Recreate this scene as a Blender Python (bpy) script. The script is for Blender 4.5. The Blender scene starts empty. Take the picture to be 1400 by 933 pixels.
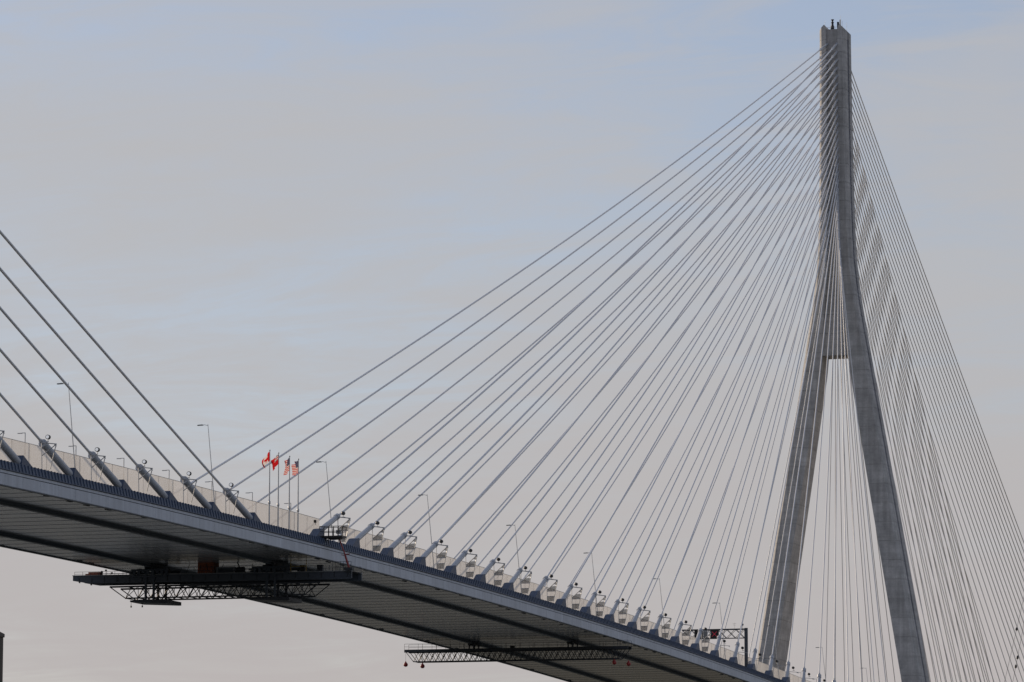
import bpy, bmesh, math, random
from mathutils import Vector, Matrix
random.seed(7)
S = bpy.context.scene
col = S.collection
sin, cos, PI = math.sin, math.cos, math.pi

# ---------------------------------------------------------------- camera
CAM = Vector((-505.556, -203.984, 4.0))
YAW, PIT, ROLL, FPX = 0.29827, 0.14042, 0.00183, 5426.1
F = Vector((cos(YAW)*cos(PIT), sin(YAW)*cos(PIT), sin(PIT)))
R0 = Vector((sin(YAW), -cos(YAW), 0)); U0 = R0.cross(F)
RR = R0*cos(ROLL)+U0*sin(ROLL); UU = U0*cos(ROLL)-R0*sin(ROLL)
cd = bpy.data.cameras.new('camera'); cam = bpy.data.objects.new('camera', cd); col.objects.link(cam)
m = Matrix((RR, UU, -F)).transposed().to_4x4(); m.translation = CAM
cam.matrix_world = m
cd.sensor_width = 36; cd.sensor_fit = 'HORIZONTAL'; cd.lens = FPX/1400*36
cd.clip_start = 1; cd.clip_end = 30000
S.camera = cam

# ---------------------------------------------------------------- sky and sun
SUN = Vector((0.40, 0.86, 0.30)).normalized()
EL = math.asin(SUN.z); AZ = math.atan2(SUN.x, SUN.y)      # azimuth from +Y towards +X
W = bpy.data.worlds.new('World'); S.world = W; W.use_nodes = True
nt = W.node_tree; nt.nodes.clear()
def N(t, **k):
    n = nt.nodes.new(t)
    for a, v in k.items(): setattr(n, a, v)
    return n
def math_node(tree, op, a, b=None, c=None, clamp=False):
    n = tree.nodes.new('ShaderNodeMath'); n.operation = op; n.use_clamp = clamp
    for i, v in enumerate((a, b, c)):
        if v is None: continue
        if isinstance(v, (int, float)): n.inputs[i].default_value = v
        else: tree.links.new(v, n.inputs[i])
    return n.outputs[0]
MA = lambda *a, **k: math_node(nt, *a, **k)
out = N('ShaderNodeOutputWorld'); bg = N('ShaderNodeBackground'); bg.inputs[1].default_value = 0.14
sky = N('ShaderNodeTexSky'); sky.sky_type = 'NISHITA'; sky.sun_disc = False
sky.sun_elevation = EL; sky.sun_rotation = AZ; sky.altitude = 50
sky.air_density = 1.0; sky.dust_density = 0.7; sky.ozone_density = 3.0
tc = N('ShaderNodeTexCoord'); sx = N('ShaderNodeSeparateXYZ'); nt.links.new(tc.outputs['Generated'], sx.inputs[0])
zc = MA('ADD', MA('MAXIMUM', sx.outputs[2], 0.0), 0.16)
px = MA('DIVIDE', sx.outputs[0], zc); py = MA('DIVIDE', sx.outputs[1], zc)
cx_ = N('ShaderNodeCombineXYZ'); nt.links.new(px, cx_.inputs[0]); nt.links.new(py, cx_.inputs[1])
def cloud(scale, detail, rough, lo, hi, off, dist=0.0, st=(1, 1, 1)):
    mp = N('ShaderNodeMapping'); mp.inputs['Location'].default_value = off; mp.inputs['Scale'].default_value = st
    nt.links.new(cx_.outputs[0], mp.inputs[0])
    n = N('ShaderNodeTexNoise'); n.inputs['Scale'].default_value = scale; n.inputs['Detail'].default_value = detail
    n.inputs['Roughness'].default_value = rough; n.inputs['Distortion'].default_value = dist
    nt.links.new(mp.outputs[0], n.inputs['Vector'])
    r = N('ShaderNodeMapRange'); r.interpolation_type = 'SMOOTHSTEP'
    r.inputs[1].default_value = lo; r.inputs[2].default_value = hi
    nt.links.new(n.outputs[0], r.inputs[0]); return r.outputs[0]
c1 = cloud(1.5, 6, 0.55, 0.36, 0.66, (5.9, 2.2, 0), 0.3)
c2 = cloud(6.0, 8, 0.66, 0.34, 0.72, (0.4, 5.2, 0), 0.9, (1.7, 0.75, 1))
tau = MA('ADD', MA('ADD', MA('MULTIPLY', c1, 0.30), MA('MULTIPLY', c2, 0.20)), 0.14)
path = MA('DIVIDE', tau, MA('ADD', MA('MAXIMUM', sx.outputs[2], 0.0), 0.03))     # a thin veil looks denser towards the horizon
cov = MA('SUBTRACT', 1.0, MA('POWER', 2.718, MA('MULTIPLY', path, -1.0)), clamp=True)
# thin high cloud: its own brightness, a little warmer low down
low = N('ShaderNodeMapRange'); low.inputs[1].default_value = 0.02; low.inputs[2].default_value = 0.16
nt.links.new(sx.outputs[2], low.inputs[0])
cc = N('ShaderNodeMix'); cc.data_type = 'RGBA'
cc.inputs[6].default_value = (3.80, 3.46, 3.38, 1); cc.inputs[7].default_value = (3.80, 3.75, 3.81, 1)
nt.links.new(low.outputs[0], cc.inputs[0])
mx = N('ShaderNodeMix'); mx.data_type = 'RGBA'
nt.links.new(cov, mx.inputs[0]); wb = N('ShaderNodeVectorMath', operation='MULTIPLY'); wb.inputs[1].default_value = (0.94, 0.895, 0.945)   # the camera's white balance
nt.links.new(sky.outputs[0], wb.inputs[0]); nt.links.new(wb.outputs[0], mx.inputs[6]); nt.links.new(cc.outputs[2], mx.inputs[7])
nt.links.new(mx.outputs[2], bg.inputs[0]); nt.links.new(bg.outputs[0], out.inputs[0])

sd = bpy.data.lights.new('sun', 'SUN'); sd.energy = 4.0; sd.angle = math.radians(0.6); sd.color = (1.0, 0.80, 0.58)
so = bpy.data.objects.new('sun', sd); col.objects.link(so)
so.rotation_euler = (-SUN).to_track_quat('-Z', 'Y').to_euler()
S.view_settings.view_transform = 'Standard'; S.view_settings.look = 'None'
S.view_settings.exposure = -0.12; S.view_settings.gamma = 1.0; S.view_settings.use_curve_mapping = False
S.render.resolution_x = 1024; S.render.resolution_y = 682
S.render.engine = 'CYCLES'
S.cycles.transparent_max_bounces = 16

# ---------------------------------------------------------------- materials
def mat(name, c, rough=0.7, metal=0.0, var=0.12, scale=0.6, rnd=0.0, streak=0.0, bump=0.0, spec=0.4, stretch=(1, 1, 1), band=0.0):
    M = bpy.data.materials.new(name); M.use_nodes = True; t = M.node_tree
    b = t.nodes['Principled BSDF']; b.inputs['Roughness'].default_value = rough
    b.inputs['Metallic'].default_value = metal; b.inputs['Specular IOR Level'].default_value = spec
    ge = t.nodes.new('ShaderNodeNewGeometry')
    mp = t.nodes.new('ShaderNodeMapping'); mp.inputs['Scale'].default_value = stretch
    t.links.new(ge.outputs['Position'], mp.inputs[0])
    n = t.nodes.new('ShaderNodeTexNoise'); n.inputs['Scale'].default_value = scale; n.inputs['Detail'].default_value = 6
    n.inputs['Roughness'].default_value = 0.62
    t.links.new(mp.outputs[0], n.inputs['Vector'])
    f = math_node(t, 'MULTIPLY_ADD', n.outputs[0], 2*var, 1-var)
    if streak:
        m2 = t.nodes.new('ShaderNodeMapping'); m2.inputs['Scale'].default_value = (1.3, 1.3, 0.07)
        t.links.new(ge.outputs['Position'], m2.inputs[0])
        n2 = t.nodes.new('ShaderNodeTexNoise'); n2.inputs['Scale'].default_value = 1.0; n2.inputs['Detail'].default_value = 4
        t.links.new(m2.outputs[0], n2.inputs['Vector'])
        f = math_node(t, 'MULTIPLY', f, math_node(t, 'MULTIPLY_ADD', n2.outputs[0], 2*streak, 1-streak))
    if band:
        for sc3, w in (((0.10, 0.10, 1.1), band), ((2.2, 2.2, 2.2), band*0.8)):
            m3 = t.nodes.new('ShaderNodeMapping'); m3.inputs['Scale'].default_value = sc3
            t.links.new(ge.outputs['Position'], m3.inputs[0])
            n3 = t.nodes.new('ShaderNodeTexNoise'); n3.inputs['Scale'].default_value = 1.0; n3.inputs['Detail'].default_value = 5; n3.inputs['Roughness'].default_value = 0.7
            t.links.new(m3.outputs[0], n3.inputs['Vector'])
            f = math_node(t, 'MULTIPLY', f, math_node(t, 'MULTIPLY_ADD', n3.outputs[0], 2*w, 1-w))
    if rnd:
        oi = t.nodes.new('ShaderNodeObjectInfo')
        f = math_node(t, 'MULTIPLY', f, math_node(t, 'MULTIPLY_ADD', oi.outputs['Random'], 2*rnd, 1-rnd))
    v = t.nodes.new('ShaderNodeVectorMath'); v.operation = 'SCALE'; v.inputs[0].default_value = c
    t.links.new(f, v.inputs['Scale']); t.links.new(v.outputs[0], b.inputs['Base Color'])
    if bump:
        bp = t.nodes.new('ShaderNodeBump'); bp.inputs['Strength'].default_value = 0.5; bp.inputs['Distance'].default_value = bump
        t.links.new(n.outputs[0], bp.inputs['Height']); t.links.new(bp.outputs[0], b.inputs['Normal'])
    return M
def sheet(name, c, trans, clear=0.0, rough=0.6, var=0.08, scale=0.8):
    """thin sheet: part reflects, part lets light through diffusely, part is see-through"""
    M = bpy.data.materials.new(name); M.use_nodes = True; t = M.node_tree; t.nodes.clear()
    o = t.nodes.new('ShaderNodeOutputMaterial')
    d = t.nodes.new('ShaderNodeBsdfDiffuse'); tr = t.nodes.new('ShaderNodeBsdfTranslucent'); tp = t.nodes.new('ShaderNodeBsdfTransparent')
    ge = t.nodes.new('ShaderNodeNewGeometry'); n = t.nodes.new('ShaderNodeTexNoise'); n.inputs['Scale'].default_value = scale
    n.inputs['Detail'].default_value = 4
    t.links.new(ge.outputs['Position'], n.inputs['Vector'])
    oi = t.nodes.new('ShaderNodeObjectInfo')
    f = math_node(t, 'MULTIPLY', math_node(t, 'MULTIPLY_ADD', n.outputs[0], 2*var, 1-var), math_node(t, 'MULTIPLY_ADD', oi.outputs['Random'], 0.12, 0.94))
    v = t.nodes.new('ShaderNodeVectorMath'); v.operation = 'SCALE'; v.inputs[0].default_value = c
    t.links.new(f, v.inputs['Scale'])
    t.links.new(v.outputs[0], d.inputs[0]); t.links.new(v.outputs[0], tr.inputs[0])
    m1 = t.nodes.new('ShaderNodeMixShader'); m1.inputs[0].default_value = trans
    t.links.new(d.outputs[0], m1.inputs[1]); t.links.new(tr.outputs[0], m1.inputs[2])
    m2 = t.nodes.new('ShaderNodeMixShader'); m2.inputs[0].default_value = clear
    t.links.new(m1.outputs[0], m2.inputs[1]); t.links.new(tp.outputs[0], m2.inputs[2])
    t.links.new(m2.outputs[0], o.inputs[0]); return M
def emit(name, c, s):
    M = bpy.data.materials.new(name); M.use_nodes = True; b = M.node_tree.nodes['Principled BSDF']
    b.inputs['Base Color'].default_value = (*c, 1); b.inputs['Emission Color'].default_value = (*c, 1); b.inputs['Emission Strength'].default_value = s
    return M
M_conc = mat('tower_concrete', (0.415, 0.41, 0.41), 0.85, var=0.48, scale=0.28, rnd=0.04, streak=0.42, band=0.34, bump=0.05)
M_core = mat('joint_concrete', (0.24, 0.24, 0.24), 0.9)
M_cable = mat('cable_sheath', (0.72, 0.73, 0.76), 0.35, var=0.06, scale=0.3, rnd=0.05)
M_pipe = mat('anchor_pipe_paint', (0.43, 0.455, 0.50), 0.4, var=0.10, scale=1.2, rnd=0.04)
M_fascia = mat('fascia_paint', (0.46, 0.495, 0.555), 0.55, var=0.14, scale=0.5, rnd=0.07, streak=0.24)
M_navy = mat('navy_steel', (0.05, 0.075, 0.13), 0.5, var=0.2, scale=1.5, rnd=0.05)
M_groove = mat('groove_navy', (0.03, 0.045, 0.11), 0.5, var=0.15)  # dark navy for the strips set into the leg grooves
M_rail = mat('rail_steel', (0.12, 0.135, 0.16), 0.6, var=0.25, scale=1.0)
M_soffit = mat('soffit_steel', (0.245, 0.24, 0.26), 0.22, var=0.30, scale=0.35, rnd=0.10, bump=0.01, spec=0.5, stretch=(2.2, 0.25, 1))
M_beam = mat('floor_beam_steel', (0.18, 0.178, 0.19), 0.4, var=0.5, scale=0.4, rnd=0.15)
M_asph = mat('asphalt', (0.05, 0.05, 0.052), 0.9)
M_screen = sheet('screen_sheet', (0.58, 0.585, 0.60), 0.58, 0.45, var=0.06)
M_white = mat('pale_concrete', (0.55, 0.54, 0.52), 0.7, var=0.1, rnd=0.06)
M_galv = mat('galvanised_steel', (0.48, 0.49, 0.50), 0.45, metal=0.3, var=0.1, scale=2)
M_net = sheet('netting', (0.13, 0.135, 0.14), 0.3, 0.25)
M_dark = mat('dark_steel', (0.028, 0.032, 0.04), 0.6, var=0.25, scale=2)
M_dark2 = mat('worn_blue_steel', (0.055, 0.066, 0.085), 0.6, var=0.25, scale=2)
M_black = mat('black_paint', (0.012, 0.012, 0.014), 0.5)
M_rust = mat('red_oxide_paint', (0.34, 0.10, 0.05), 0.6, var=0.25, scale=2)
M_red = mat('buoy_red', (0.28, 0.025, 0.025), 0.45, var=0.15, scale=3)
M_hous = mat('lamp_housing', (0.05, 0.052, 0.055), 0.5)
M_boom = mat('boom_red', (0.22, 0.03, 0.03), 0.45, var=0.15)
M_lens = emit('lens_white', (0.85, 0.86, 0.88), 0.35)
M_grey = mat('grey_box', (0.20, 0.21, 0.22), 0.5)
M_yel = mat('safety_yellow', (0.40, 0.27, 0.06), 0.6)
M_panel = mat('antenna_white', (0.85, 0.85, 0.84), 0.4)
M_x = emit('signal_red', (0.60, 0.04, 0.08), 0.30)
M_wood = mat('weathered_wood', (0.10, 0.09, 0.08), 0.9, var=0.3, scale=4)
M_earth = mat('bank_ground', (0.11, 0.105, 0.075), 0.95, var=0.3, scale=0.05)
FR = sheet('flag_red', (0.50, 0.015, 0.02), 0.55); FW = sheet('flag_white', (0.66, 0.61, 0.59), 0.55)
FB = sheet('flag_blue', (0.03, 0.035, 0.10), 0.5); FG = sheet('flag_green', (0.05, 0.16, 0.06), 0.5); FY = sheet('flag_yellow', (0.7, 0.5, 0.08), 0.5)
M_water = bpy.data.materials.new('river_water'); M_water.use_nodes = True
_b = M_water.node_tree.nodes['Principled BSDF']; _b.inputs['Base Color'].default_value = (0.035, 0.05, 0.05, 1); _b.inputs['Roughness'].default_value = 0.22
_n = M_water.node_tree.nodes.new('ShaderNodeTexNoise'); _n.inputs['Scale'].default_value = 0.35; _n.inputs['Detail'].default_value = 5
_g = M_water.node_tree.nodes.new('ShaderNodeNewGeometry'); M_water.node_tree.links.new(_g.outputs['Position'], _n.inputs['Vector'])
_bp = M_water.node_tree.nodes.new('ShaderNodeBump'); _bp.inputs['Distance'].default_value = 0.5; _bp.inputs['Strength'].default_value = 0.6
M_water.node_tree.links.new(_n.outputs[0], _bp.inputs['Height']); M_water.node_tree.links.new(_bp.outputs[0], _b.inputs['Normal'])

# ---------------------------------------------------------------- builders
class MB:
    def __init__(s): s.v = []; s.f = []; s.mi = []; s.sm = []
    def add(s, vs, fs, mi=0, sm=False):
        o = len(s.v); s.v += [tuple(v) for v in vs]
        for f in fs: s.f.append([o+i for i in f]); s.mi.append(mi); s.sm.append(sm)
        return s
    def box(s, x0, x1, y0, y1, z0, z1, mi=0):
        v = [(x, y, z) for x in (x0, x1) for y in (y0, y1) for z in (z0, z1)]
        return s.add(v, [(0, 1, 3, 2), (4, 6, 7, 5), (0, 4, 5, 1), (2, 3, 7, 6), (0, 2, 6, 4), (1, 5, 7, 3)], mi)
    def tube(s, pts, r, n=8, cap=True, mi=0, sm=True):
        pts = [Vector(p) for p in pts]; k = len(pts); rs = r if isinstance(r, (list, tuple)) else [r]*k
        vs = []; ref = None
        for i, p in enumerate(pts):
            d = (pts[min(i+1, k-1)]-pts[max(i-1, 0)]).normalized()
            a = Vector((0, 0, 1)) if abs(d.z) < 0.9 else Vector((1, 0, 0))
            e1 = d.cross(a).normalized(); e2 = d.cross(e1)
            for j in range(n):
                t = 2*PI*j/n; vs.append(p+(e1*cos(t)+e2*sin(t))*rs[i])
        fs = [(i*n+j, i*n+(j+1) % n, (i+1)*n+(j+1) % n, (i+1)*n+j) for i in range(k-1) for j in range(n)]
        s.add(vs, fs, mi, sm)
        if cap: s.add(vs[:n], [tuple(range(n))[::-1]], mi); s.add(vs[-n:], [tuple(range(n))], mi)
        return s
    def bar(s, a, b, r, mi=0): return s.tube([a, b], r, 4, True, mi, False)
    def prism(s, poly, axis, a0, a1, mi=0):
        """polygon in the two other axes extruded along axis"""
        def mk(p, a):
            q = list(p); q.insert(axis, a); return q
        n = len(poly); v = [mk(p, a0) for p in poly]+[mk(p, a1) for p in poly]
        return s.add(v, [tuple(range(n))[::-1], tuple(range(n, 2*n))]+[(i, (i+1) % n, n+(i+1) % n, n+i) for i in range(n)], mi)
    def mesh(s, name, mats):
        me = bpy.data.meshes.new(name); me.from_pydata(s.v, [], s.f)
        for m_ in (mats if isinstance(mats, (list, tuple)) else [mats]): me.materials.append(m_)
        for p, i, q in zip(me.polygons, s.mi, s.sm): p.material_index = i; p.use_smooth = q
        bm = bmesh.new(); bm.from_mesh(me); bmesh.ops.recalc_face_normals(bm, faces=bm.faces); bm.to_mesh(me); bm.free()
        return me
    def build(s, name, mats, parent=None, loc=(0, 0, 0)): return put(name, s.mesh(name, mats), parent, loc)
def put(name, me, parent=None, loc=(0, 0, 0), ry=0.0, rz=0.0):
    o = bpy.data.objects.new(name, me); col.objects.link(o); o.parent = parent
    o.location = loc; o.rotation_euler = (0, ry, rz); return o
def tag(o, label, cat, group=None):
    o['label'] = label; o['category'] = cat
    if group: o['group'] = group
    return o
def thing(name, label, cat, loc=(0, 0, 0), group=None):
    o = bpy.data.objects.new(name, None); col.objects.link(o); o.location = loc; o.empty_display_size = 1
    return tag(o, label, cat, group)
WORDS = 'first second third fourth fifth sixth seventh eighth ninth tenth eleventh twelfth thirteenth fourteenth fifteenth sixteenth seventeenth eighteenth nineteenth twentieth twenty-first twenty-second twenty-third twenty-fourth twenty-fifth twenty-sixth twenty-seventh'.split()

# ---------------------------------------------------------------- bridge layout (metres; x along, y across, z up)
TX = 426.63; X0 = 13.72; SP = 15.0; YS = 16.38; YE = 17.71
def ZD(x):
    a = abs(x)
    return 55.19-0.577e-4*a*a if a < 426 else 55.19-0.577e-4*426*426-0.0492*(a-426)
def RY(x):
    a = abs(x); g = 2*0.577e-4*min(a, 426); return math.atan(g)*(1 if x > 0 else -1)
XA, XB = -200.0, 560.0

# ---------------------------------------------------------------- ground and water
def ground(name, x0, x1, y0, y1, z, m_):
    o = MB().add([(x0, y0, z), (x1, y0, z), (x1, y1, z), (x0, y1, z)], [(0, 1, 2, 3)]).build(name, m_); o['kind'] = 'structure'; return o
ground('river', -9000, 9000, -9000, 9000, 0.0, M_water)
def bank(name, pts):
    MB().prism(pts, 2, -1.0, 2.2).build(name, M_earth)['kind'] = 'structure'
    bpy.data.objects[name]['kind'] = 'structure'
bank('near_bank', [(-395, -9000), (-402, -900), (-398, 0), (-404, 900), (-395, 9000), (-8900, 9000), (-8900, -9000)])
bank('far_bank', [(398, -9000), (404, -700), (400, 0), (406, 900), (398, 9000), (8900, 9000), (8900, -9000)])

# ---------------------------------------------------------------- towers
def interp(tab, z):
    if z >= tab[0][0]: return tab[0][1]
    for (z1, y1), (z0, y0) in zip(tab, tab[1:]):
        if z >= z0: return y0+(y1-y0)*(z-z0)/(z1-z0)
    return tab[-1][1]
OUT = [(216.2, 3.15), (196, 3.30), (177, 3.57), (165, 3.85), (158, 4.2), (152, 4.8), (146, 5.65), (140, 6.65), (134, 7.65), (128, 8.62), (120, 9.93), (110, 11.62), (56, 20.45), (42, 22.7), (34, 22.4), (2, 18.0)]
INN = [(216.2, 1.40), (190, 1.40), (177, 1.45), (165, 1.55), (158, 1.65), (152, 1.9), (146, 2.35), (140, 2.85), (134, 3.35), (131, 3.65), (110, 6.95), (56, 15.75), (42, 18.0), (34, 17.6), (2, 12.5)]
HX = [(216.2, 4.2), (134, 4.25), (112, 4.7), (75, 5.7), (42, 6.3), (2, 6.8)]
CROTCH = 134.6
def leg_section(z, side, inset=0.0):
    yo, yi, hx = interp(OUT, z)-inset, interp(INN, z)+inset, interp(HX, z)-inset
    c = 0.62; cx = 0.9; g = 0.85; gd = 1.3
    p = [(-hx, yi), (-hx, yo-c), (-hx+cx, yo), (-g, yo), (-g+0.12, yo-gd), (g-0.12, yo-gd), (g, yo), (hx-cx, yo), (hx, yo-c), (hx, yi)]
    return [(x, side*y) for x, y in p]
def loft(mb, secs, cap=True):
    n = len(secs[0][1]); vs = [(x, y, z) for z, s in secs for x, y in s]
    fs = [(k*n+i, k*n+(i+1) % n, (k+1)*n+(i+1) % n, (k+1)*n+i) for k in range(len(secs)-1) for i in range(n)]
    if cap: fs += [tuple(range(n))[::-1], tuple(range((len(secs)-1)*n, len(secs)*n))]
    return mb.add(vs, fs)
def build_tower():
    root = thing('bridge_tower', 'tall grey concrete inverted-Y bridge tower that both fans of stays rise to', 'bridge tower', (TX, 0, 0))
    LIFT = 4.6; J = 0.032
    zs = [2.0]
    while zs[-1] < 211: zs.append(zs[-1]+LIFT)
    zs[-1] = 212.2
    for side in (-1, 1):
        for z0, z1 in zip(zs, zs[1:]):
            k = 3 if 128 < z0 < 175 else 2
            secs = [(z0+J+(z1-z0-2*J)*i/(k-1), leg_section(z0+(z1-z0)*i/(k-1), side)) for i in range(k)]
            loft(MB(), secs).build('concrete_lift', M_conc, root)
        # sloped head of the leg
        hx = interp(HX, 216); yo, yi = 3.15, 1.4
        s0 = leg_section(212.2, side)
        mb = MB(); n = len(s0)
        topz = lambda y: 214.75+(yo-abs(y))*1.0 if abs(y) > 1.9 else 216.0-(1.9-abs(y))*2.2
        vs = [(x, y, 212.2+J) for x, y in s0]+[(x, y, topz(y)) for x, y in s0]+[(-hx, side*1.9, 216.0), (hx, side*1.9, 216.0)]
        fs = [tuple(range(n))[::-1]]+[(i, (i+1) % n, n+(i+1) % n, n+i) for i in range(1, n-2) ]
        fs += [(0, 1, n+1, 2*n, n), (n-2, n-1, 2*n-1, 2*n+1, n+n-2), (n-1, 0, n, 2*n-1)]
        fs += [(n, 2*n, 2*n+1, 2*n-1), (2*n,)+tuple(n+i for i in range(1, n-1))+(2*n+1,)]
        mb.add(vs, fs); mb.build('tower_head', M_conc, root)
        ch = MB(); zz_ = [3.0+i*3.0 for i in range(71)]
        loft(ch, [(z, [(-0.72, side*(interp(OUT, z)-1.15)), (-0.72, side*(interp(OUT, z)-0.22)), (0.74, side*(interp(OUT, z)-0.22)), (0.74, side*(interp(OUT, z)-1.15))]) for z in zz_])
        ch.build('groove_strip', M_groove, root)  # added dark strip that makes the outer groove read navy
        core = MB(); loft(core, [(z, leg_section(z, side, 0.10)) for z in [2.1+i*3.0 for i in range(70)]]); core.build('leg_core', M_core, root)
    # wall between the merged legs
    wz = [CROTCH]+[z for z in zs if z > CROTCH+2]
    wz[-1] = 214.95
    for z0, z1 in zip(wz, wz[1:]):
        secs = []
        for z in (z0+J, z1-J):
            y = interp(INN, z)+0.15; hx = interp(HX, z)-0.9
            secs.append((z, [(-hx, -y), (-hx, y), (hx, y), (hx, -y)]))
        loft(MB(), secs).build('wall_lift', M_conc, root)
    loft(MB(), [(z, [(-3.1, -1.5), (-3.1, 1.5), (3.1, 1.5), (3.1, -1.5)]) for z in (CROTCH+0.1, 214.8)]).build('wall_core', M_core, root)
    # cross beam under the deck
    MB().box(-4.5, 4.5, -18.6, 18.6, 33.0, 38.4).build('cross_beam', M_conc, root)
    # gear on top
    mast = MB(); mast.tube([(-2.6, 0.1, 214.4), (-2.6, 0.1, 215.9)], 0.42, 10).tube([(-2.6, 0.1, 215.9), (-2.6, 0.1, 217.5)], [0.3, 0.16], 8)
    mo = mast.build('beacon_mast', M_dark, root)
    for z in (216.65, 217.35): MB().tube([(-2.6, 0.1, z-0.25), (-2.6, 0.1, z+0.05), (-2.6, 0.1, z+0.14)], [0.12, 0.40, 0.36], 12).build('beacon', M_dark, mo)
    rl = MB()
    for x in (-3.0, 3.0):
        for y in (-1.2, -0.6, 0.6, 1.2): rl.bar((x, y, 214.4), (x, y, 215.5), 0.035)
        for z in (214.95, 215.5): rl.bar((x, -1.3, z), (x, 1.3, z), 0.03)
    rl.build('guard_rail', M_galv, root)
    MB().box(-3.2, -2.5, -1.55, -1.15, 214.4, 216.7).build('equipment_cabinet', M_dark, root)
    MB().box(-3.3, -3.0, -2.12, -1.78, 215.7, 217.2).build('antenna_panel', M_panel, root)
    for x, y, h in ((-3, 1.9, 4.2), (3, 1.8, 4.6), (2, -0.9, 6.4), (-3.2, -2.5, 3.9), (3, -2.2, 4.8)):
        MB().tube([(x, y, 213), (x, y, 213+h)], 0.025, 5).build('whip_antenna', M_galv, root)
    return root
def copy_tree(o, parent=None):
    c = o.copy(); col.objects.link(c); c.parent = parent
    for ch in list(o.children): copy_tree(ch, c)
    return c
tower = build_tower()
tower2 = copy_tree(tower); tower2.location = (-TX, 0, 0); tower2.rotation_euler = (0, 0, PI)
tower2['label'] = 'matching concrete tower on the near bank holding the steep opposing stays'
tower['group'] = tower2['group'] = 'bridge towers'

# ---------------------------------------------------------------- deck
deck = thing('bridge_deck', 'long grey bridge deck with pale fascia panels and dark ribbed edge', 'bridge deck')
L5 = 5.0
me_fas = {}
for sd_ in (-1, 1):
    y = sd_*YE; a, b = sorted((y, y-sd_*0.22))
    me_fas[sd_] = MB().box(-L5/2+0.02, L5/2-0.02, a, b, -4.02, -2.74).mesh('fascia_panel', M_fascia)
me_cop = {}
for sd_ in (-1, 1):
    y = sd_*(YE-0.10); a, b = sorted((y, y-sd_*0.25)); a2, b2 = sorted((sd_*(YE-0.36), sd_*(YE-0.5)))
    me_cop[sd_] = MB().box(-7.49, 7.49, a, b, -2.63, -2.32).box(-7.5, 7.5, a2, b2, -2.95, -2.2).mesh('coping_strip', M_fascia)
me_sof = MB().box(-L5/2+0.015, L5/2-0.015, -YE+0.25, YE-0.25, -3.99, -3.60).mesh('soffit_panel', M_soffit)
me_bm = MB().box(-0.10, 0.10, -YE+0.4, YE-0.4, -4.012, -3.7).mesh('floor_beam', M_beam)
me_slab = MB().box(-7.5, 7.5, -YE+0.26, YE-0.26, -3.58, -2.1).mesh('deck_slab', M_asph)
me_lip = {sd_: MB().box(-7.5, 7.5, *sorted((sd_*(YE-0.02), sd_*(YE-0.5))), -4.12, -4.04).mesh('bottom_lip', M_rail) for sd_ in (-1, 1)}
def girder_mesh(sd_):
    mb = MB(); y = sd_*(YE-0.25)
    mb.prism([(y+sd_*0.16, -2.2), (y-sd_*0.08, -1.2), (y-sd_*0.40, -1.2), (y-sd_*0.40, -2.2)], 0, -7.5, 7.5)
    mb.box(-7.5, 7.5, *sorted((y+sd_*0.30, y-sd_*0.2)), -2.26, -2.18)
    return mb.mesh('edge_girder', M_navy)
def fins_mesh(sd_):
    mb = MB(); y = sd_*(YE-0.25)
    for i in range(16):
        x = -7.5+0.47+i*0.94
        mb.prism([(y+sd_*0.15, -2.18), (y+sd_*0.24, -2.18), (y+sd_*0.03, -1.165), (y-sd_*0.10, -1.165)], 0, x-0.06, x+0.06)
    return mb.mesh('edge_fins', M_navy)
me_gir = {s_: girder_mesh(s_) for s_ in (-1, 1)}; me_fin = {s_: fins_mesh(s_) for s_ in (-1, 1)}
me_trail = MB().box(-7.5, 7.5, -0.10, 0.10, -4.40, -3.98).box(-7.5, 7.5, -0.30, 0.30, -4.48, -4.40).mesh('traveller_rail', M_rail)
me_vent = MB().prism([(-0.8, -0.2), (0.6, -0.26), (0.85, 0.12), (-0.5, 0.2)], 2, -4.06, -3.9).mesh('drain_outlet', M_dark)
x = XA+L5/2
i = 0
while x < XB:
    z = ZD(x); r = RY(x)
    put('soffit_panel', me_sof, deck, (x, 0, z), r)
    put('fascia_panel', me_fas[-1], deck, (x, 0, z), r)
    if x < 360: put('fascia_panel', me_fas[1], deck, (x, 0, z), r)
    xb = x-L5/2; put('floor_beam', me_bm, deck, (xb, 0, ZD(xb)), RY(xb))
    if -110 < x < 330:
        for yy in (-16.6, 16.7):
            if random.random() < 0.55: put('drain_outlet', me_vent, deck, (x+random.uniform(-2, 2), yy+random.uniform(-.3, .5), z), r)
    x += L5; i += 1
x = XA+7.5
while x < XB:
    z = ZD(x); r = RY(x)
    put('deck_slab', me_slab, deck, (x, 0, z), r)
    for s_ in (-1, 1):
        put('edge_girder', me_gir[s_], deck, (x, 0, z), r); put('coping_strip', me_cop[s_], deck, (x, 0, z), r)
        put('bottom_lip', me_lip[s_], deck, (x, 0, z), r)
        f_ = put('edge_fins', me_fin[s_], deck, (x, 0, z), r); f_['kind'] = 'stuff'
        put('traveller_rail', me_trail, deck, (x, s_*9.1, z), r)
    x += 15

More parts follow.
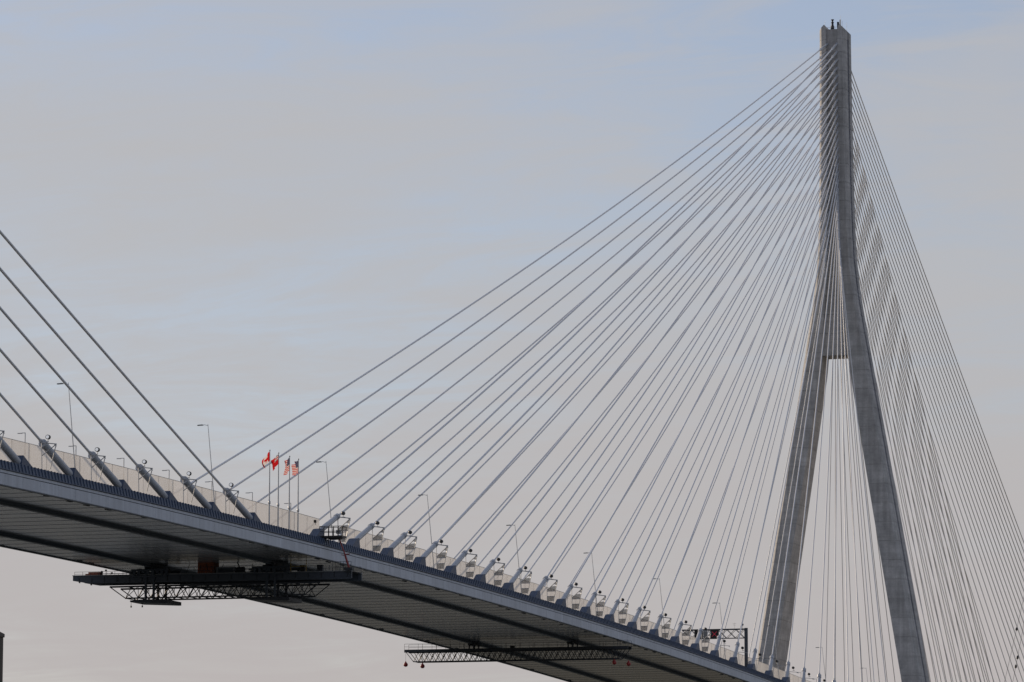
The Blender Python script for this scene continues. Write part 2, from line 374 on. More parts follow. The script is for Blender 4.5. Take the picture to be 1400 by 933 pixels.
# ---------------------------------------------------------------- screens along the roadway
def screen_run(label, y, x0, x1, top, step=L5, gap=()):
    root = thing('wind_screen', label, 'barrier', (x0, y, ZD(x0)))
    base = Vector(root.location)
    ln = 15.0
    me_p = MB().box(-ln/2+.01, ln/2-.01, -0.22, 0.22, -2.1, -1.05).mesh('parapet', M_white)
    me_s = MB().box(-step/2+0.006, step/2-0.006, -0.012, 0.012, -0.98, top).mesh('screen_panel', M_screen)
    me_r = MB().box(-step/2, step/2, -0.035, 0.035, top, top+0.05).mesh('screen_rail', M_white)
    me_r2 = MB().box(-step/2, step/2, -0.05, 0.05, -1.05, -0.985).mesh('screen_rail', M_galv)
    me_q = MB().box(-0.018, 0.018, 0.02, 0.06, -1.05, top).mesh('screen_post', M_white)
    x = x0+step/2
    while x < x1:
        z = ZD(x); l = Vector((x, y, z))-base; r = RY(x)
        if not any(a < x < b for a, b in gap):
            put('screen_panel', me_s, root, l, r); [put('screen_rail', q_, root, l, r) for q_ in (me_r, me_r2)]
            xp = x-step/2; put('screen_post', me_q, root, Vector((xp, y, ZD(xp)))-base, r)
        x += step
    x = x0+ln/2
    while x-ln/2 < x1-0.1:
        put('parapet', me_p, root, Vector((x, y, ZD(x)))-base, RY(x)); x += ln
    return root
screen_run('tall translucent white wind screen behind the flagpoles and opposing stays', -14.0, -180, 20, 2.28)
screen_run('long translucent white wind screen behind the stays leading to the tower', -14.0, 20, 440, 2.16, gap=((20, 30),))
far_par = thing('parapet_wall', 'low concrete parapet along the sunlit far edge of the deck', 'parapet', (0, 15.2, ZD(0)))
me_fp = MB().box(-7.49, 7.49, -0.2, 0.2, -2.1, -1.0).mesh('parapet_block', M_white)
x = XA+7.5
while x < XB:
    put('parapet_block', me_fp, far_par, Vector((x, 15.2, ZD(x)))-Vector(far_par.location), RY(x)); x += 15

# ---------------------------------------------------------------- stays
SAG = 3.65
def stay_curve(A, B, sag=SAG):
    L = (B-A).length; s = sag*(L/440)**2
    def P(t): p = A.lerp(B, t); p.z -= 4*s*t*(1-t); return p
    return P, L
PIPE_L = [(1, 8.3), (4, 8.0), (6, 7.3), (9, 6.7), (13, 5.8), (17, 5.1), (20, 4.5), (27, 3.6)]
def pipe_len(i):
    for (a, u), (b, w) in zip(PIPE_L, PIPE_L[1:]):
        if i <= b: return u+(w-u)*(i-a)/(b-a)
    return 3.6
def local(mb, base): mb.v = [tuple(Vector(v)-base) for v in mb.v]; return mb
def make_stay(i, xf, sgn_t, side, label, group, tx, foot_dz=0.0, lower=True, sag=SAG):
    """i: number from the tower top; xf: foot; tx: tower; sgn_t: +1 if the tower lies towards +x of the foot"""
    A = Vector((xf, side*YS, ZD(xf)+foot_dz)); B = Vector((tx-sgn_t*3.32, side*1.22, 211.35-1.96*i))
    P, L = stay_curve(A, B, sag)
    r = (0.165-0.0022*i)*(1.0 if lower else 0.82)
    root = thing('stay_cable', label, 'stay cable', A, group)
    pl = pipe_len(i+1) if lower else 4.0
    ts = pl/L; ns = max(10, int(26-i*0.5))
    mb = MB(); mb.tube([P(ts*0.9+(1-ts*0.9)*k/ns) for k in range(ns+1)], r, 8, False)
    local(mb, A).build('cable', M_cable, root)
    # guide pipe at the deck, collar at its mouth
    mb = MB(); a, b = P(-0.3/L), P(ts); d = (b-a).normalized()
    pr = 0.46 if sgn_t < 0 and tx < 0 else 0.40
    mb.tube([a, a.lerp(b, 0.35), b-d*0.9, b-d*0.85, b], [pr, pr, pr*0.97, pr*0.9, pr*0.9], 14)
    pp = local(mb, A).build('guide_pipe', M_pipe, root)
    mb = MB(); mb.tube([b-d*0.45, b+d*0.25], pr*1.12, 14).tube([b+d*0.2, b+d*0.9], r*1.5, 10)
    local(mb, A).build('pipe_collar', M_pipe, pp)
    # anchor block on the edge girder, cut square to the pipe
    s = sgn_t; y0, y1 = side*YS-0.62, side*YS+0.62
    d2 = Vector((s*abs(d.x), d.z)).normalized(); nrm = Vector((-d2.y*s, abs(d2.x)))   # (x,z): up-normal to pipe
    opp = tx < 0
    top = nrm*(0.80 if opp else 0.34); bot = nrm*-0.55
    zb = -1.22-foot_dz
    poly = [(top.x, top.y), (bot.x+(bot.x-top.x)*max(0, (bot.y-zb))/max(0.2, top.y-bot.y)*0.5, zb), (-s*3.3, zb)]+([] if opp else [(-s*1.0+top.x, top.y-0.15)])
    mb = MB().prism([(p[0], p[1]) for p in poly], 1, y0-A.y, y1-A.y)
    mb.build('anchor_block', M_navy, root)
    # pipe and collar at the tower
    mb = MB(); a, b = P(1), P(1-7.0/L); d = (b-a).normalized()
    mb.tube([a-d*0.8, b], r*1.55, 8)
    up = local(mb, A).build('tower_pipe', M_pipe, root)
    mb = MB(); mb.tube([b, b+d*0.35], r*2.1, 8); local(mb, A).build('pipe_collar', M_cable, up)
    if not lower:
        pass
    return P, L, pl
near_tops = []
for i in range(27):
    xf = X0+SP*i
    P, L, pl = make_stay(i, xf, 1, -1, f'{WORDS[i]} stay cable from the flagpoles, fascia side, leading to the visible tower', 'stays on the fascia side of the main span', TX)
    near_tops.append((i, P(pl/L), 1))
    make_stay(i, xf, 1, 1, f'{WORDS[i]} stay cable from midspan, on the deck edge away from the fascia', 'stays on the other side of the main span', TX)
left_tops = []
for i in range(9):
    xf = -(X0+SP*i)
    P, L, pl = make_stay(i, xf, -1, -1, f'{WORDS[i]} opposing stay cable from the flagpoles, steep, with thick grey anchor pipe', 'opposing stays rising to the unseen tower', -TX, -0.72, sag=3.75)
    left_tops.append((i, P((pl+1.0)/L), -1))
    if i < 5: make_stay(i, xf, -1, 1, f'{WORDS[i]} opposing stay cable from midspan on the deck edge away from the fascia', 'opposing stays on the other deck edge', -TX, -0.72)
for j in range(27):
    D = 364-10.7*min(j, 13)-13.2*max(0, j-13)
    xf = TX+D
    for side in (-1, 1):
        w = 'fascia side' if side < 0 else 'opposite side'
        make_stay(j, xf, -1, side, f'{WORDS[j]} stay cable below the tower top, running down beyond it, {w}',
                  'stays fanning down beyond the tower, '+w, TX, lower=False, sag=2.5)

# ---------------------------------------------------------------- service frames and floodlights at the fascia-side stays
def frame_meshes():
    o = {}
    post = MB().bar((0, 0, -0.95), (0, 0.1, 2.3), 0.055).mesh('post', M_galv)
    leg = MB().bar((0, -1.05, -0.95), (0, -1.75, 2.1), 0.06).mesh('leg', M_galv)
    brace = MB().bar((0, 0, 0.75), (0, -1.70, 2.05), 0.06).mesh('brace', M_galv)
    arm = MB().bar((0, 0.2, 2.35), (0, -1.8, 2.12), 0.06).bar((0, -1.45, 2.16), (0, -1.8, 1.85), 0.05).mesh('arm', M_galv)
    bars = MB().bar((0, 0, 0.55), (0, -1.4, 0.55), 0.05).bar((0, 0, -0.2), (0, -1.2, -0.2), 0.05).mesh('crossbar', M_galv)
    nl = MB().add([(0.05, 0, -0.9), (0.05, -1.05, -0.9), (0.05, -1.2, -0.22), (0.05, 0, -0.22)], [(0, 1, 2, 3)]).mesh('netting', M_net)
    nu = MB().add([(0.05, 0, 0.57), (0.05, -1.38, 0.57), (0.05, -1.56, 1.3), (0.05, -0.72, 1.25), (0.05, -0.02, 0.75)], [(0, 1, 2, 3, 4)]).mesh('netting', M_net)
    nt_ = MB().add([(0.05, -1.1, 1.58), (0.05, -1.6, 1.42), (0.05, -1.69, 1.95)], [(0, 1, 2)]).mesh('netting', M_net)
    return [('post', post), ('leg', leg), ('brace', brace), ('arm', arm), ('crossbar', bars)], [('netting', nl), ('netting', nu), ('netting', nt_)]
fm, fn = frame_meshes()
me_can = MB().tube([(-0.16, 0, 0), (0.2, 0, 0), (0.3, 0, 0)], [0.27, 0.27, 0.12], 14).mesh('housing', M_hous)
me_ring = MB().tube([(-0.19, 0, 0), (-0.165, 0, 0)], 0.20, 14).mesh('lens', M_lens)
me_yoke = MB().bar((0, 0, -0.55), (0, 0, -0.2), 0.05).bar((0, 0.3, -0.55), (0, -0.1, -0.55), 0.05).mesh('bracket', M_galv)
for i, top, s in near_tops+left_tops:
    if i > 25: continue
    xb = top.x; z = ZD(xb)
    side = 'opposing stay' if s < 0 else 'stay cable'
    base = Vector((xb, -16.35, z-0.95))
    dz = top.z-(z+2.35)
    fr = thing('service_frame', f'grey steel bracket frame {"without netting" if s<0 else "with netting"} at the {WORDS[i]} {side} from the flagpoles', 'service frame', base, 'service frames at the stay anchors')
    sc = max(0.80, 1+(dz*0.3 if s > 0 else -0.05)) if i < 15 else 0.78
    for n, me in fm+(fn if s > 0 else []):
        if s < 0 and n == 'crossbar': continue
        if i > 14 and s > 0 and n != 'arm' and n != 'post': continue
        c = put(n, me, fr, (0, 0, 0.95*sc)); c.scale = (1, 1, sc)
    fl = thing('floodlight', f'round black floodlight on the {WORDS[i]} {side} from the flagpoles', 'floodlight', (xb, -17.05, z+2.35*sc+0.58), 'floodlights aimed up the stays')
    tilt = -s*0.35
    for n, me in (('housing', me_can), ('lens', me_ring), ('bracket', me_yoke)):
        c = put(n, me, fl, (0, 0, 0), 0.0, 0.0 if s < 0 else PI)

# ---------------------------------------------------------------- lamps on the deck
lamp_near = {0: 'beside the fifth opposing stay', 1: 'between the opposing stays nearest the flagpoles', 2: 'behind the first stay cable, above the lift basket'}
for k in range(11):
    xb = -69.5+45.75*k
    if abs(xb-TX) < 10: continue
    b = Vector((xb, -15.5, ZD(xb)-2.0))
    lab = ['tall leaning street lamp beside the fourth opposing stay from the flagpoles', 'tall leaning street lamp behind the last opposing stay beside the flagpoles', 'tall leaning street lamp behind the first stay pipe and lift basket'][k] if k < 3 else f'tall leaning street lamp, {WORDS[k-3]} one past the lift basket towards the tower'
    t = thing('street_lamp', lab, 'street lamp', b, 'leaning lamps along the deck edge')
    top = Vector((0, 1.3, 12.75))
    MB().tube([(0, 0, 0), (0, 0.13, 1.3), tuple(top)], [0.085, 0.072, 0.04], 8).build('pole', M_galv, t)
    MB().tube([top+Vector((0, -0.05, -0.2)), top+Vector((0, 0.5, -0.06)), top+Vector((0, 0.85, -0.1))], [0.04, 0.035, 0.03], 6).build('arm', M_galv, t)
    MB().prism([(0.75, 12.60), (1.55, 12.58), (1.5, 12.69), (0.85, 12.73)], 0, -0.16, 0.16).build('lamp_head', M_grey, t, (0, 1.3-0.1, 0))
for k in range(-7, 28):
    xb = 10.0+15.0*k
    if 20 < xb < 295 or xb > 392: continue
    q_ = int((abs(xb)-X0)//SP)
    lab = ('small right-angle path lamp by the flagpole nearest the lift basket' if 0 < xb < 20 else 'small right-angle path lamp behind the flagpoles' if -13 < xb < 0 else
           f'small right-angle path lamp between the {WORDS[q_]} and {WORDS[q_+1]} opposing stays' if xb < 0 else f'small right-angle path lamp between the {WORDS[min(q_,25)]} and {WORDS[min(q_+1,26)]} stays to the tower')
    t = thing('path_lamp', lab, 'path lamp', (xb, -13.4, ZD(xb)-2.0), 'path lamps behind the tall screen' if xb < 20 else 'path lamps beyond the gantry')
    MB().tube([(0, 0, 0), (0, 0, 5.62)], [0.075, 0.055], 8).build('pole', M_galv, t)
    MB().box(-0.05, 0.05, 0.0, 0.45, 5.56, 5.63).box(-0.11, 0.11, 0.4, 0.95, 5.52, 5.60).build('lamp_head', M_galv, t)

# ---------------------------------------------------------------- flags
def flag_pattern(kind, u, v):
    """u along the fly 0..1 from the pole, v down from the top 0..1 -> material index"""
    if kind == 'maple':
        if u < 0.25 or u > 0.75: return 0
        x, y = (u-0.5)*2.0, v-0.5
        leaf = (abs(x)+abs(y*1.1) < 0.30) or (abs(x) < 0.38 and abs(y+0.02) < 0.10) or (abs(x) < 0.05 and 0 < y < 0.4)
        return 0 if leaf else 1
    if kind == 'ensign':
        if u < 0.5 and v < 0.5:
            x, y = u/0.5-0.5, v/0.5-0.5
            if abs(x) < 0.07 or abs(y) < 0.11: return 0
            if abs(x) < 0.13 or abs(y) < 0.2 or abs(abs(x)-abs(y)) < 0.09: return 1
            return 2
        x, y = (u-0.75)*2, v-0.55
        if abs(x) < 0.22 and -0.25 < y < 0.28-abs(x)*0.6:
            if y < -0.08: return 0 if (abs(x) < 0.05 or abs(y+0.17) < 0.03) else 1
            return 4 if (abs(x) < 0.08 and y < 0.1) else 3
        return 0
    if u < 0.4 and v < 7/13:
        a, b = u/0.4*6, v/(7/13)*5
        return 1 if ((a % 1-0.5)**2+(b % 1-0.5)**2) < 0.03 else 2
    return int(v*13) % 2
flags = [('maple', -6.6, 1.30, 2.1, (-0.72, 0.22, -0.62), 'red and white maple leaf flag hanging from the pole nearest the opposing stays', 'bunched'),
         ('ensign', -3.2, 1.35, 2.2, (-0.80, 0.22, -0.55), 'red ensign flag with a dark corner, beside the maple leaf flag', 'bunched'),
         ('stripes', 1.1, 1.75, 1.9, (-0.90, 0.12, -0.48), 'crumpled striped flag with a blue corner, beside the red ensign flag', 'x'),
         ('stripes', 4.6, 1.80, 2.1, (-0.95, 0.12, -0.30), 'fuller red and white striped flag on the pole nearest the lift basket', 'x')]
poles_lab = ['slender flagpole nearest the opposing stays, carrying the maple leaf flag', 'slender flagpole carrying the red ensign flag', 'slender flagpole carrying the crumpled striped flag', 'slender flagpole nearest the lift basket, carrying the fuller striped flag']
for k, (kind, fx, H, L, d, lab, _) in enumerate(flags):
    b = Vector((fx, -16.45, ZD(fx)-1.2)); t = thing('flagpole', poles_lab[k], 'flagpole', b, 'flagpoles at midspan')
    ph = 64.15-b.z
    MB().tube([(0, 0, 0), (0, 0, 3.0), (0, 0, ph)], [0.11, 0.10, 0.055], 8).build('pole', M_galv, t)
    MB().tube([(0, 0, 2.95), (0, 0, 3.05), (0, 0, 3.35), (0, 0, 3.45)], [0.1, 0.17, 0.17, 0.1], 10).build('collar', M_galv, t)
    MB().tube([(0, 0, ph), (0, 0, ph+0.06), (0, 0, ph+0.16), (0, 0, ph+0.2)], [0.03, 0.1, 0.1, 0.03], 8).build('finial', M_galv, t)
    top = b+Vector((0.0, 0.06, ph-0.05)); dv = Vector(d).normalized()
    nu, nv = 52, 39; vs = []; fs = []; mi = []
    for iu in range(nu+1):
        u = iu/nu
        for iv in range(nv+1):
            v = iv/nv; ph_ = 2*PI*(1.4*u+0.35*v+0.21*k)
            q = dv*(L*u*0.80)+Vector((0, 0, -H*v*(1-0.10*u)))
            w = u**0.7
            q += Vector((0.13*sin(ph_*1.3+0.5), 0.20*sin(ph_)+0.06*sin(2.3*ph_+k), 0.09*cos(ph_*1.1+k)))*w
            q += Vector((0, 0.12*w*sin(3*v+k), -0.25*u*u))
            vs.append(q)
    for iu in range(nu):
        for iv in range(nv):
            a = iu*(nv+1)+iv; fs.append((a, a+1, a+nv+2, a+nv+1)); mi.append(flag_pattern(kind, (iu+.5)/nu, (iv+.5)/nv))
    me = bpy.data.meshes.new('flag'); me.from_pydata([tuple(v) for v in vs], [], fs)
    for m_ in (FR, FW, FB, FG, FY): me.materials.append(m_)
    for p, q in zip(me.polygons, mi): p.material_index = q; p.use_smooth = True
    tag(put('flag', me, None, top), lab, 'flag', 'flags at midspan')

# ---------------------------------------------------------------- inspection travellers under the deck
def railing(root, x, y0, y1, z, h, n, name='railing', m_=None):
    mb = MB()
    for k in range(n+1):
        y = y0+(y1-y0)*k/n; mb.bar((x, y, z), (x, y, z+h), 0.03)
    for q in (0.5, 1.0): mb.bar((x, y0, z+h*q), (x, y1, z+h*q), 0.025)
    return mb.build(name, m_ or M_dark2, root)
def trav1():
    X = 16.2; base = Vector((X, 0, 48.4))
    t = thing('inspection_traveller', 'dark steel inspection traveller hung under the deck by the lift basket', 'traveller', base, 'travellers hung under the deck')
    for x in (-2.1, 2.1):
        mb = MB(); mb.prism([(20.9, 1.30), (20.9, 0.62), (18.6, 0.22), (-20.7, 0.0), (-21.0, 0.1), (-21.0, 1.05)], 0, x-0.13, x+0.13)
        mb.box(x-0.22, x+0.22, -21.9, 20.9, 1.02, 1.10) if False else None
        bm_ = mb.build('main_beam', M_dark2, t)
        MB().prism([(20.95, 1.30), (20.95, 1.40), (-21.05, 1.15), (-21.05, 1.05)], 0, x-0.24, x+0.24).build('flange', M_grey, bm_)
        for k in range(22):
            y = -20.4+k*1.92; MB().box(x-0.19, x+0.19, y-0.05, y+0.05, 0.30, 1.0).build('stiffener', M_dark, bm_)
    MB().box(-2.2, 2.2, -20.9, 20.8, 1.10, 1.17).build('walkway', M_dark, t)
    for x in (-2.1, 2.1):
        railing(t, x, 20.7, 9.6, 1.25, 0.62, 9); railing(t, x, 7.0, -6.5, 1.2, 0.95, 9); railing(t, x, -14.5, -20.9, 1.1, 0.9, 6)
    # truss below, two planes
    yl, yr, bl, br, zt, zb = 15.3, -16.3, 12.9, -14.1, -0.35, -2.0
    for x in (-2.0, 2.0):
        tr = MB().box(x-0.1, x+0.1, yr, yl, zt-0.12, zt+0.12).box(x-0.09, x+0.09, br, bl, zb-0.1, zb+0.1).build('truss_chord', M_dark, t)
        n = 14; st = (bl-br)/n
        mb = MB()
        mb.bar((x, yl, zt), (x, bl, zb), 0.07).bar((x, yr, zt), (x, br, zb), 0.07)
        for k in range(n):
            ya, yb = br+k*st, br+(k+1)*st; ym = (ya+yb)/2
            mb.bar((x, ya, zb), (x, ym, zt), 0.06).bar((x, ym, zt), (x, yb, zb), 0.06)
            mb.bar((x, ya, zt), (x, yb, zb) if k % 2 else (x, ym, zb), 0.05)
            if k % 2: mb.bar((x, ya, zb), (x, ya, zt), 0.045)
        mb.build('truss_lattice', M_dark, t)
    mb = MB()
    for k in range(15):
        y = br+(bl-br)*k/14
        mb.bar((-2, y, zb), (2, y, zb), 0.06); mb.bar((-2, y, zt), (2, y, zt), 0.06)
        if k < 14: mb.bar((-2, y, zb), (2, y+(bl-br)/14, zb), 0.04); mb.bar((-2, y, zb), (2, y, zt), 0.04)
    mb.build('cross_bracing', M_dark, t)
    # hanger towers on the two rails
    for yc in (9.1, -9.1):
        h = MB()
        for x in (-2.3, 2.3):
            for y in (-2.4, -0.6, 0.6, 2.4):
                h.box(x-0.14, x+0.14, yc+y-0.14, yc+y+0.14, -2.3 if abs(y) < 1 else 0.9, 2.0)
            h.box(x-0.2, x+0.2, yc-2.8, yc+2.8, 1.75, 2.05); h.box(x-0.15, x+0.15, yc-2.6, yc+2.6, 0.9, 1.1)
            h.bar((x, yc-2.4, 1.0), (x, yc-0.6, 1.9), 0.07).bar((x, yc+2.4, 1.0), (x, yc+0.6, 1.9), 0.07)
        ho = h.build('hanger_frame', M_dark2, t)
        w = MB()
        for x in (-2.6, -1.2, 1.2, 2.6):
            for y in (-0.45, 0.45): w.tube([(x, yc+y-0.09, 2.32), (x, yc+y+0.09, 2.32)], 0.2, 10)
        w.box(-2.9, 2.9, yc-0.62, yc-0.38, 2.0, 2.4).box(-2.9, 2.9, yc+0.38, yc+0.62, 2.0, 2.4).build('bogie', M_dark, ho)
        MB().prism([(yc-2.85, -2.35), (yc+2.85, -2.35), (yc+2.85, -2.6), (yc-2.4, -2.85), (yc-2.85, -2.85)], 0, -2.6, 2.6).build('lower_platform', M_dark, ho)
        c = MB()
        for k in range(9):
            yy = yc-2.8+k*0.7; c.box(-2.62, -2.5, yy, yy+0.42, 1.25+0.12*(k % 3), 1.75).box(-2.0, -1.2, yy+0.1, yy+0.5, 1.2, 1.5+0.2*(k % 2))
        c.build('machinery', M_dark2, ho)
    railing(t, -2.15, -18.2, -20.9, 1.1, 1.35, 7, 'end_cage', M_dark)
    rr = random.Random(5)
    for k in range(26):
        y = rr.uniform(-17.5, 12.5); x = rr.uniform(-2.0, -1.2); h = rr.uniform(0.25, 1.1)
        if -4.8 < y < 2.3: continue
        MB().box(x, x+rr.uniform(0.3, 0.8), y, y+rr.uniform(0.25, 1.1), 1.18, 1.18+h).build('machinery', rr.choice((M_dark, M_dark2, M_black)), t)
    for k in range(10):
        y = rr.uniform(-13, 12); MB().bar((-2.2, y, 1.2), (-2.2+rr.uniform(0, 1), y+rr.uniform(-0.5, 0.5), rr.uniform(2.0, 2.7)), 0.05).build('hose_stand', M_dark, t)
    for y in (11.9, 10.2): MB().tube([(-2.3, y, -3.35), (-2.3, y, -3.15), (-2.3, y, -3.05), (-2.3, y, -2.6)], [0.1, 0.12, 0.03, 0.02], 8).build('pendant_lamp', M_dark, t)
    for y in (-12.0, -14.3): MB().bar((-2.2, y, 1.2), (-2.2, y, 3.1), 0.05).build('scaffold_post', M_yel, t)
    MB().bar((-2.2, -12, 1.95), (-2.2, -14.3, 1.95), 0.05).build('scaffold_post', M_yel, t)
    z0 = 48.4+1.18
    b = thing('container', 'rust red steel container standing on the traveller walkway', 'container', (X-0.8, 0.9, z0))
    MB().box(-1.1, 1.1, -1.2, 1.15, 0, 1.75).build('container_body', M_rust, b)
    for k in range(8): MB().box(-1.15, -1.1, -1.05+k*0.28, -0.93+k*0.28, 0.1, 1.65).build('corrugation', M_rust, b)
    b = thing('equipment_box', 'grey equipment box beside the red container on the traveller', 'equipment box', (X-0.8, -2.0, z0))
    MB().box(-0.9, 0.9, -1.45, 1.35, 0, 0.95).build('box_body', M_grey, b); MB().box(-0.92, -0.9, -1.2, 1.1, 0.15, 0.8).build('door_panel', M_dark2, b)
    b = thing('hoist_winch', 'dark winch with a raised crank arm on the traveller walkway', 'winch', (X-0.8, -4.05, z0))
    MB().tube([(0, -0.5, 0.55), (0, 0.5, 0.55)], 0.45, 12).box(-0.5, 0.5, -0.55, 0.55, 0, 0.35).build('drum', M_dark, b)
    MB().bar((0, 0.1, 0.6), (0, 0.75, 2.1), 0.09).build('crank_arm', M_dark, b)
    b = thing('generator', 'small rusty generator by the railing at the free end of the traveller', 'generator', (X-1.6, 17.9, z0+0.02))
    MB().box(-0.5, 0.5, -1.1, 0.7, 0.1, 0.62).box(-0.4, 0.4, 0.75, 1.2, 0, 0.4).build('engine_block', M_rust, b)
    MB().tube([(0, -1.25, 0.55), (0, -1.05, 0.65)], 0.2, 8).build('exhaust', M_dark, b)
    for y, h in ((15.9, 0.75), (15.0, 0.35)):
        l = thing('work_light', 'small dark work light on a '+('tall' if h > 0.5 else 'short')+' stand beside the rusty generator', 'work light', (X-2.1, y, z0), 'work lights on the traveller')
        MB().bar((0, 0, 0), (0, 0, h), 0.03).build('stand', M_dark, l); MB().box(-0.08, 0.08, -0.14, 0.14, h, h+0.2).build('lamp', M_black, l)
    return t
trav1()
# boom lift reaching round the deck edge
bl = thing('boom_lift', 'black work basket on a thin red boom reaching up past the fascia', 'boom lift', (13.2, -20.9, 49.55))
MB().tube([(0, -0.1, 0), (0, 0.55, 2.0)], 0.15, 8).tube([(0, 0.5, 1.9), (0, 1.5, 4.5)], 0.10, 8).bar((0, 0.5, 2.2), (0, -0.15, 2.25), 0.07).bar((0, 0.55, 2.05), (0, 1.15, 2.15), 0.05).build('boom', M_boom, bl)
MB().box(-0.45, 0.45, -0.6, 0.6, 0.0, 0.35).build('turntable', M_dark, bl)
bk = MB().box(-0.9, 0.9, 0.75, 5.0, 4.50, 4.78).box(-0.5, 0.5, 1.2, 2.9, 4.30, 4.51)
bk = bk.build('basket_floor', M_black, bl)
mb = MB()
for x in (-0.85, 0.85):
    for y in (0.8, 1.3, 2.0, 2.7, 3.4, 4.1):
        mb.bar((x, y, 4.75), (x, y, 6.1), 0.045)
    for z in (5.4, 6.1): mb.bar((x, 0.8, z), (x, 4.1, z), 0.045)
    mb.bar((x, 4.1, 5.4), (x, 4.95, 5.4), 0.03)
for y in (0.8, 4.1): mb.bar((-0.85, y, 6.1), (0.85, y, 6.1), 0.045)
mb.build('guard_rail', M_black, bk)
MB().box(-0.3, 0.3, 1.3, 1.85, 5.1, 5.6).build('control_box', M_grey, bk)

def trav2():
    X = 165.0; base = Vector((X, 0, 48.3))
    t = thing('inspection_traveller', 'long lattice inspection traveller with red balls, under the deck nearer the tower', 'traveller', base, 'travellers hung under the deck')
    yl, yr, zt, zb = 21.7, -19.5, 0.0, -2.1
    for x in (-1.2, 1.2):
        MB().box(x-0.12, x+0.12, yr, yl, -0.45, 0.0).box(x-0.08, x+0.08, yr+1.7, yl-1.7, zb-0.08, zb+0.08).build('truss_chord', M_dark, t)
        mb = MB(); n = 36; st = (yl-yr-3.4)/n
        mb.bar((x, yl, zt), (x, yl-1.7, zb), 0.06).bar((x, yr, zt), (x, yr+1.7, zb), 0.06)
        for k in range(n):
            a = yr+1.7+k*st
            mb.bar((x, a, zb), (x, a+st, zt-0.2), 0.055).bar((x, a, zt-0.2), (x, a+st, zb), 0.055)
        mb.build('truss_lattice', M_dark, t)
        railing(t, x, yl, yr, 0.06, 1.0, 16)
    mb = MB()
    for k in range(37):
        y = yr+1.7+(yl-yr-3.4)*k/36; mb.bar((-1.2, y, zb), (1.2, y, zb), 0.045)
        if k % 2: mb.bar((-1.2, y, zb), (1.2, y, zt-0.2), 0.035)
    mb.build('cross_bracing', M_dark, t)
    MB().box(-1.25, 1.25, yr, yl, 0.0, 0.06).build('walkway', M_dark, t)
    for yc in (9.1, -9.1):
        h = MB()
        for x in (-1.5, 1.5): h.box(x-0.1, x+0.1, yc-0.5, yc-0.3, 0, 0.9).box(x-0.1, x+0.1, yc+0.3, yc+0.5, 0, 0.9)
        h.box(-1.9, 1.9, yc-0.55, yc-0.35, 0.62, 0.95).box(-1.9, 1.9, yc+0.35, yc+0.55, 0.62, 0.95)
        ho = h.build('hanger_frame', M_dark, t)
        w = MB()
        for x in (-1.6, 1.6):
            for y in (-0.33, 0.33): w.tube([(x, yc+y-0.07, 0.82), (x, yc+y+0.07, 0.82)], 0.16, 10)
        w.build('bogie', M_dark2, ho)
    for k in range(15):
        y = 18.3-k*2.6; MB().bar((-1.25, y, 0), (-1.25, y, 0.98 if k % 3 else 1.0), 0.035).build('stanchion', M_dark, t)
    bx = thing('tool_box', 'small dark tool box on the lattice traveller walkway', 'tool box', (X, 2.0, 48.36)); MB().box(-0.3, 0.3, -0.35, 0.35, 0, 0.4).box(-0.32, 0.32, -0.37, 0.37, 0.4, 0.46).build('box_body', M_dark, bx)
    for k, (y, z) in enumerate(((21.45, 45.72), (18.3, 45.4), (-17.0, 45.5), (-19.6, 45.2))):
        lab = ['red marker ball hanging from the outer tip of the lattice traveller, sky side', 'red marker ball hanging beside the one at the sky-side tip', 'red marker ball hanging against the lattice at the fascia-side end', 'red marker ball hanging from the fascia-side tip of the lattice traveller'][k]
        o = thing('marker_ball', lab, 'marker ball', (X-1.2, y, z), 'red balls hung from the lattice traveller')
        MB().tube([(0, 0, -0.40), (0, 0, -0.36), (0, 0, -0.22), (0, 0, 0), (0, 0, 0.18), (0, 0, 0.38), (0, 0, 0.62)], [0.05, 0.2, 0.36, 0.40, 0.34, 0.16, 0.04], 14).build('ball', M_red, o)
        MB().tube([(0, 0, 0.6), (0, 0, 48.3-z)], 0.02, 5).build('line', M_dark, o)
trav2()

# ---------------------------------------------------------------- lane gantry
gx = 268.0; g0 = Vector((gx, -15.3, ZD(gx)-2.0)); zz = 9.25
g = thing('sign_gantry', 'dark lattice lane-signal gantry on one post near the tower foot', 'gantry', g0)
MB().box(-0.26, 0.26, -0.30, 0.30, 0, zz+0.12).build('post', M_dark2, g)
mb = MB()
for x in (-0.5, 0.5):
    mb.box(x-0.09, x+0.09, 0.3, 13.2, zz-0.22, zz).box(x-0.06, x+0.06, 0.3, 13.2, zz-1.95, zz-1.83)
mb.build('chord', M_dark2, g)
mb = MB()
for x in (-0.5, 0.5):
    for k in range(7):
        a, b = 0.3+k*1.84, 0.3+(k+1)*1.84
        mb.bar((x, a, zz-0.1), (x, b, zz-1.9), 0.05).bar((x, a, zz-1.9), (x, b, zz-0.1), 0.05)
mb.build('lattice', M_dark2, g)
for k, y in enumerate((6.3, 9.6)):
    s_ = thing('lane_signal', ['black lane signal showing a red cross on the gantry', 'dark lane signal box on the gantry, half hidden by an anchor pipe'][k], 'lane signal', (gx-0.62, -15.3+y, g0.z+zz-1.05))
    MB().box(-0.28, 0.0, -0.85, 0.85, -0.95, 0.95).build('signal_box', M_black, s_)
    if k == 0:
        mb = MB()
        for q in (1, -1): mb.prism([(-0.5, -0.5*q-0.045), (-0.5, -0.5*q+0.045), (0.5, 0.5*q+0.045), (0.5, 0.5*q-0.045)], 0, -0.31, -0.285 - 0.004*q)
        mb.build('red_cross', M_x, s_)
    else: MB().box(-0.1, 0.1, -1.75, -0.95, -0.9, 0.85).build('side_panel', M_grey, s_)
a_ = thing('antenna', 'thin branched antenna standing on the lane gantry', 'antenna', (gx, -12.9, g0.z+zz))
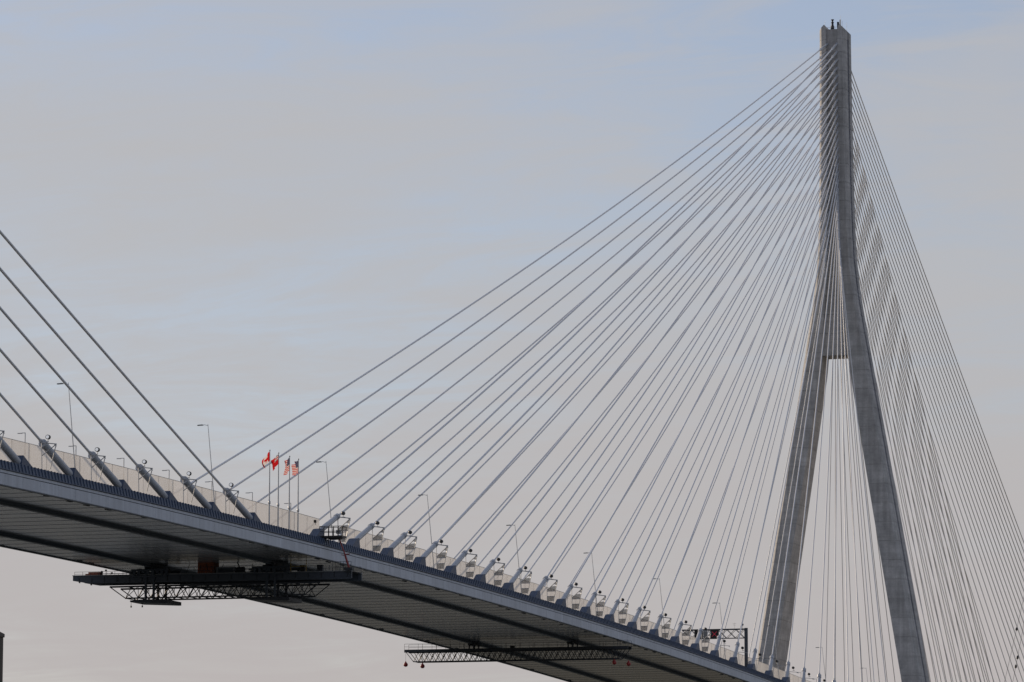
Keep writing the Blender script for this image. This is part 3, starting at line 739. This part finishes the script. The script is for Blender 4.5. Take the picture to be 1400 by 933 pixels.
MB().bar((0, 0, 0), (0, 0, 1.2), 0.03).build('mast', M_galv, a_); MB().bar((0, -0.35, 1.0), (0, 0.35, 1.0), 0.025).bar((0, -0.25, 0.7), (0, 0.25, 0.75), 0.025).build('element', M_galv, a_)
a_ = thing('camera_head', 'dark traffic camera on the end of the lane gantry', 'camera', (gx, -14.6, g0.z+zz))
MB().bar((0, 0, 0), (0, 0, 0.9), 0.04).build('stalk', M_dark, a_); MB().tube([(0, 0, 0.6), (0, 0, 0.75), (0, 0, 1.0)], [0.1, 0.2, 0.16], 10).build('dome', M_black, a_)
a_ = thing('roadside_cabinet', 'pale rounded roadside cabinet beside the gantry post', 'cabinet', (gx+2.5, -15.6, ZD(gx+2.5)-2.0))
MB().prism([(-0.42, 0), (0.42, 0), (0.42, 2.7), (0.25, 3.0), (-0.25, 3.0), (-0.42, 2.7)], 0, -0.4, 0.4).build('cabinet_body', M_fascia, a_)
MB().box(-0.43, -0.4, -0.34, 0.34, 0.2, 2.6).build('cabinet_door', M_galv, a_)
for k, (x, y, z, lab) in enumerate(((17.6, -14.3, 1.75, 'small dark sensor box on the end of the tall wind screen'), (124.5, -14.35, 0.2, 'small dark junction box on the wind screen past the lift basket'), (126.8, -14.35, -0.5, 'small dark hose reel low on the wind screen past the lift basket'))):
    o = thing('junction_box', lab, 'junction box', (x, y, ZD(x)+z))
    MB().box(-0.12, 0.12, -0.1, 0.22, -0.2, 0.2).build('box_body', M_black, o); MB().bar((0, 0, -0.2), (0, 0, -0.5), 0.03).build('conduit', M_dark, o)

# ---------------------------------------------------------------- loose lines by the stays beyond the tower
def rope(label, a, b, sag, clamps):
    o = thing('hanging_line', label, 'rope', a, 'loose lines by the stays beyond the tower')
    A, B = Vector(a), Vector(b); P = lambda t: A.lerp(B, t)-A+Vector((0, 0, -4*sag*t*(1-t)))
    MB().tube([P(k/24) for k in range(25)], 0.045, 6).build('line', M_dark, o)
    for c in clamps:
        d = (P(c+0.02)-P(c)).normalized(); p = P(c)
        MB().tube([p-d*0.75, p-d*0.35, p+d*0.35, p+d*0.75], [0.15, 0.36, 0.30, 0.12], 8).build('clamp', M_black, o)
ROPES = [((521, -17.6, 41.5), (603, -16.9, 101.5), 0.6, (0.62,)), ((536, -17.6, 41.0), (606, -16.9, 99.6), 0.8, (0.47, 0.515))]
rope('loose dark line with one clamp hanging near the outer stays beyond the tower', *ROPES[0])
rope('loose dark line with two clamps hanging near the outer stays beyond the tower', *ROPES[1])

# ---------------------------------------------------------------- post on the near bank
pst = thing('timber_post', 'dark upright timber post standing alone on the near bank', 'post', (-450.47, -178.855, 2.2))
MB().tube([(0, 0, 0), (0, 0, 5.75)], [0.17, 0.15], 12).build('shaft', M_wood, pst)
MB().tube([(0, 0, 5.75), (0, 0, 5.8), (0, 0, 5.86)], [0.17, 0.17, 0.05], 12).build('cap', M_wood, pst)
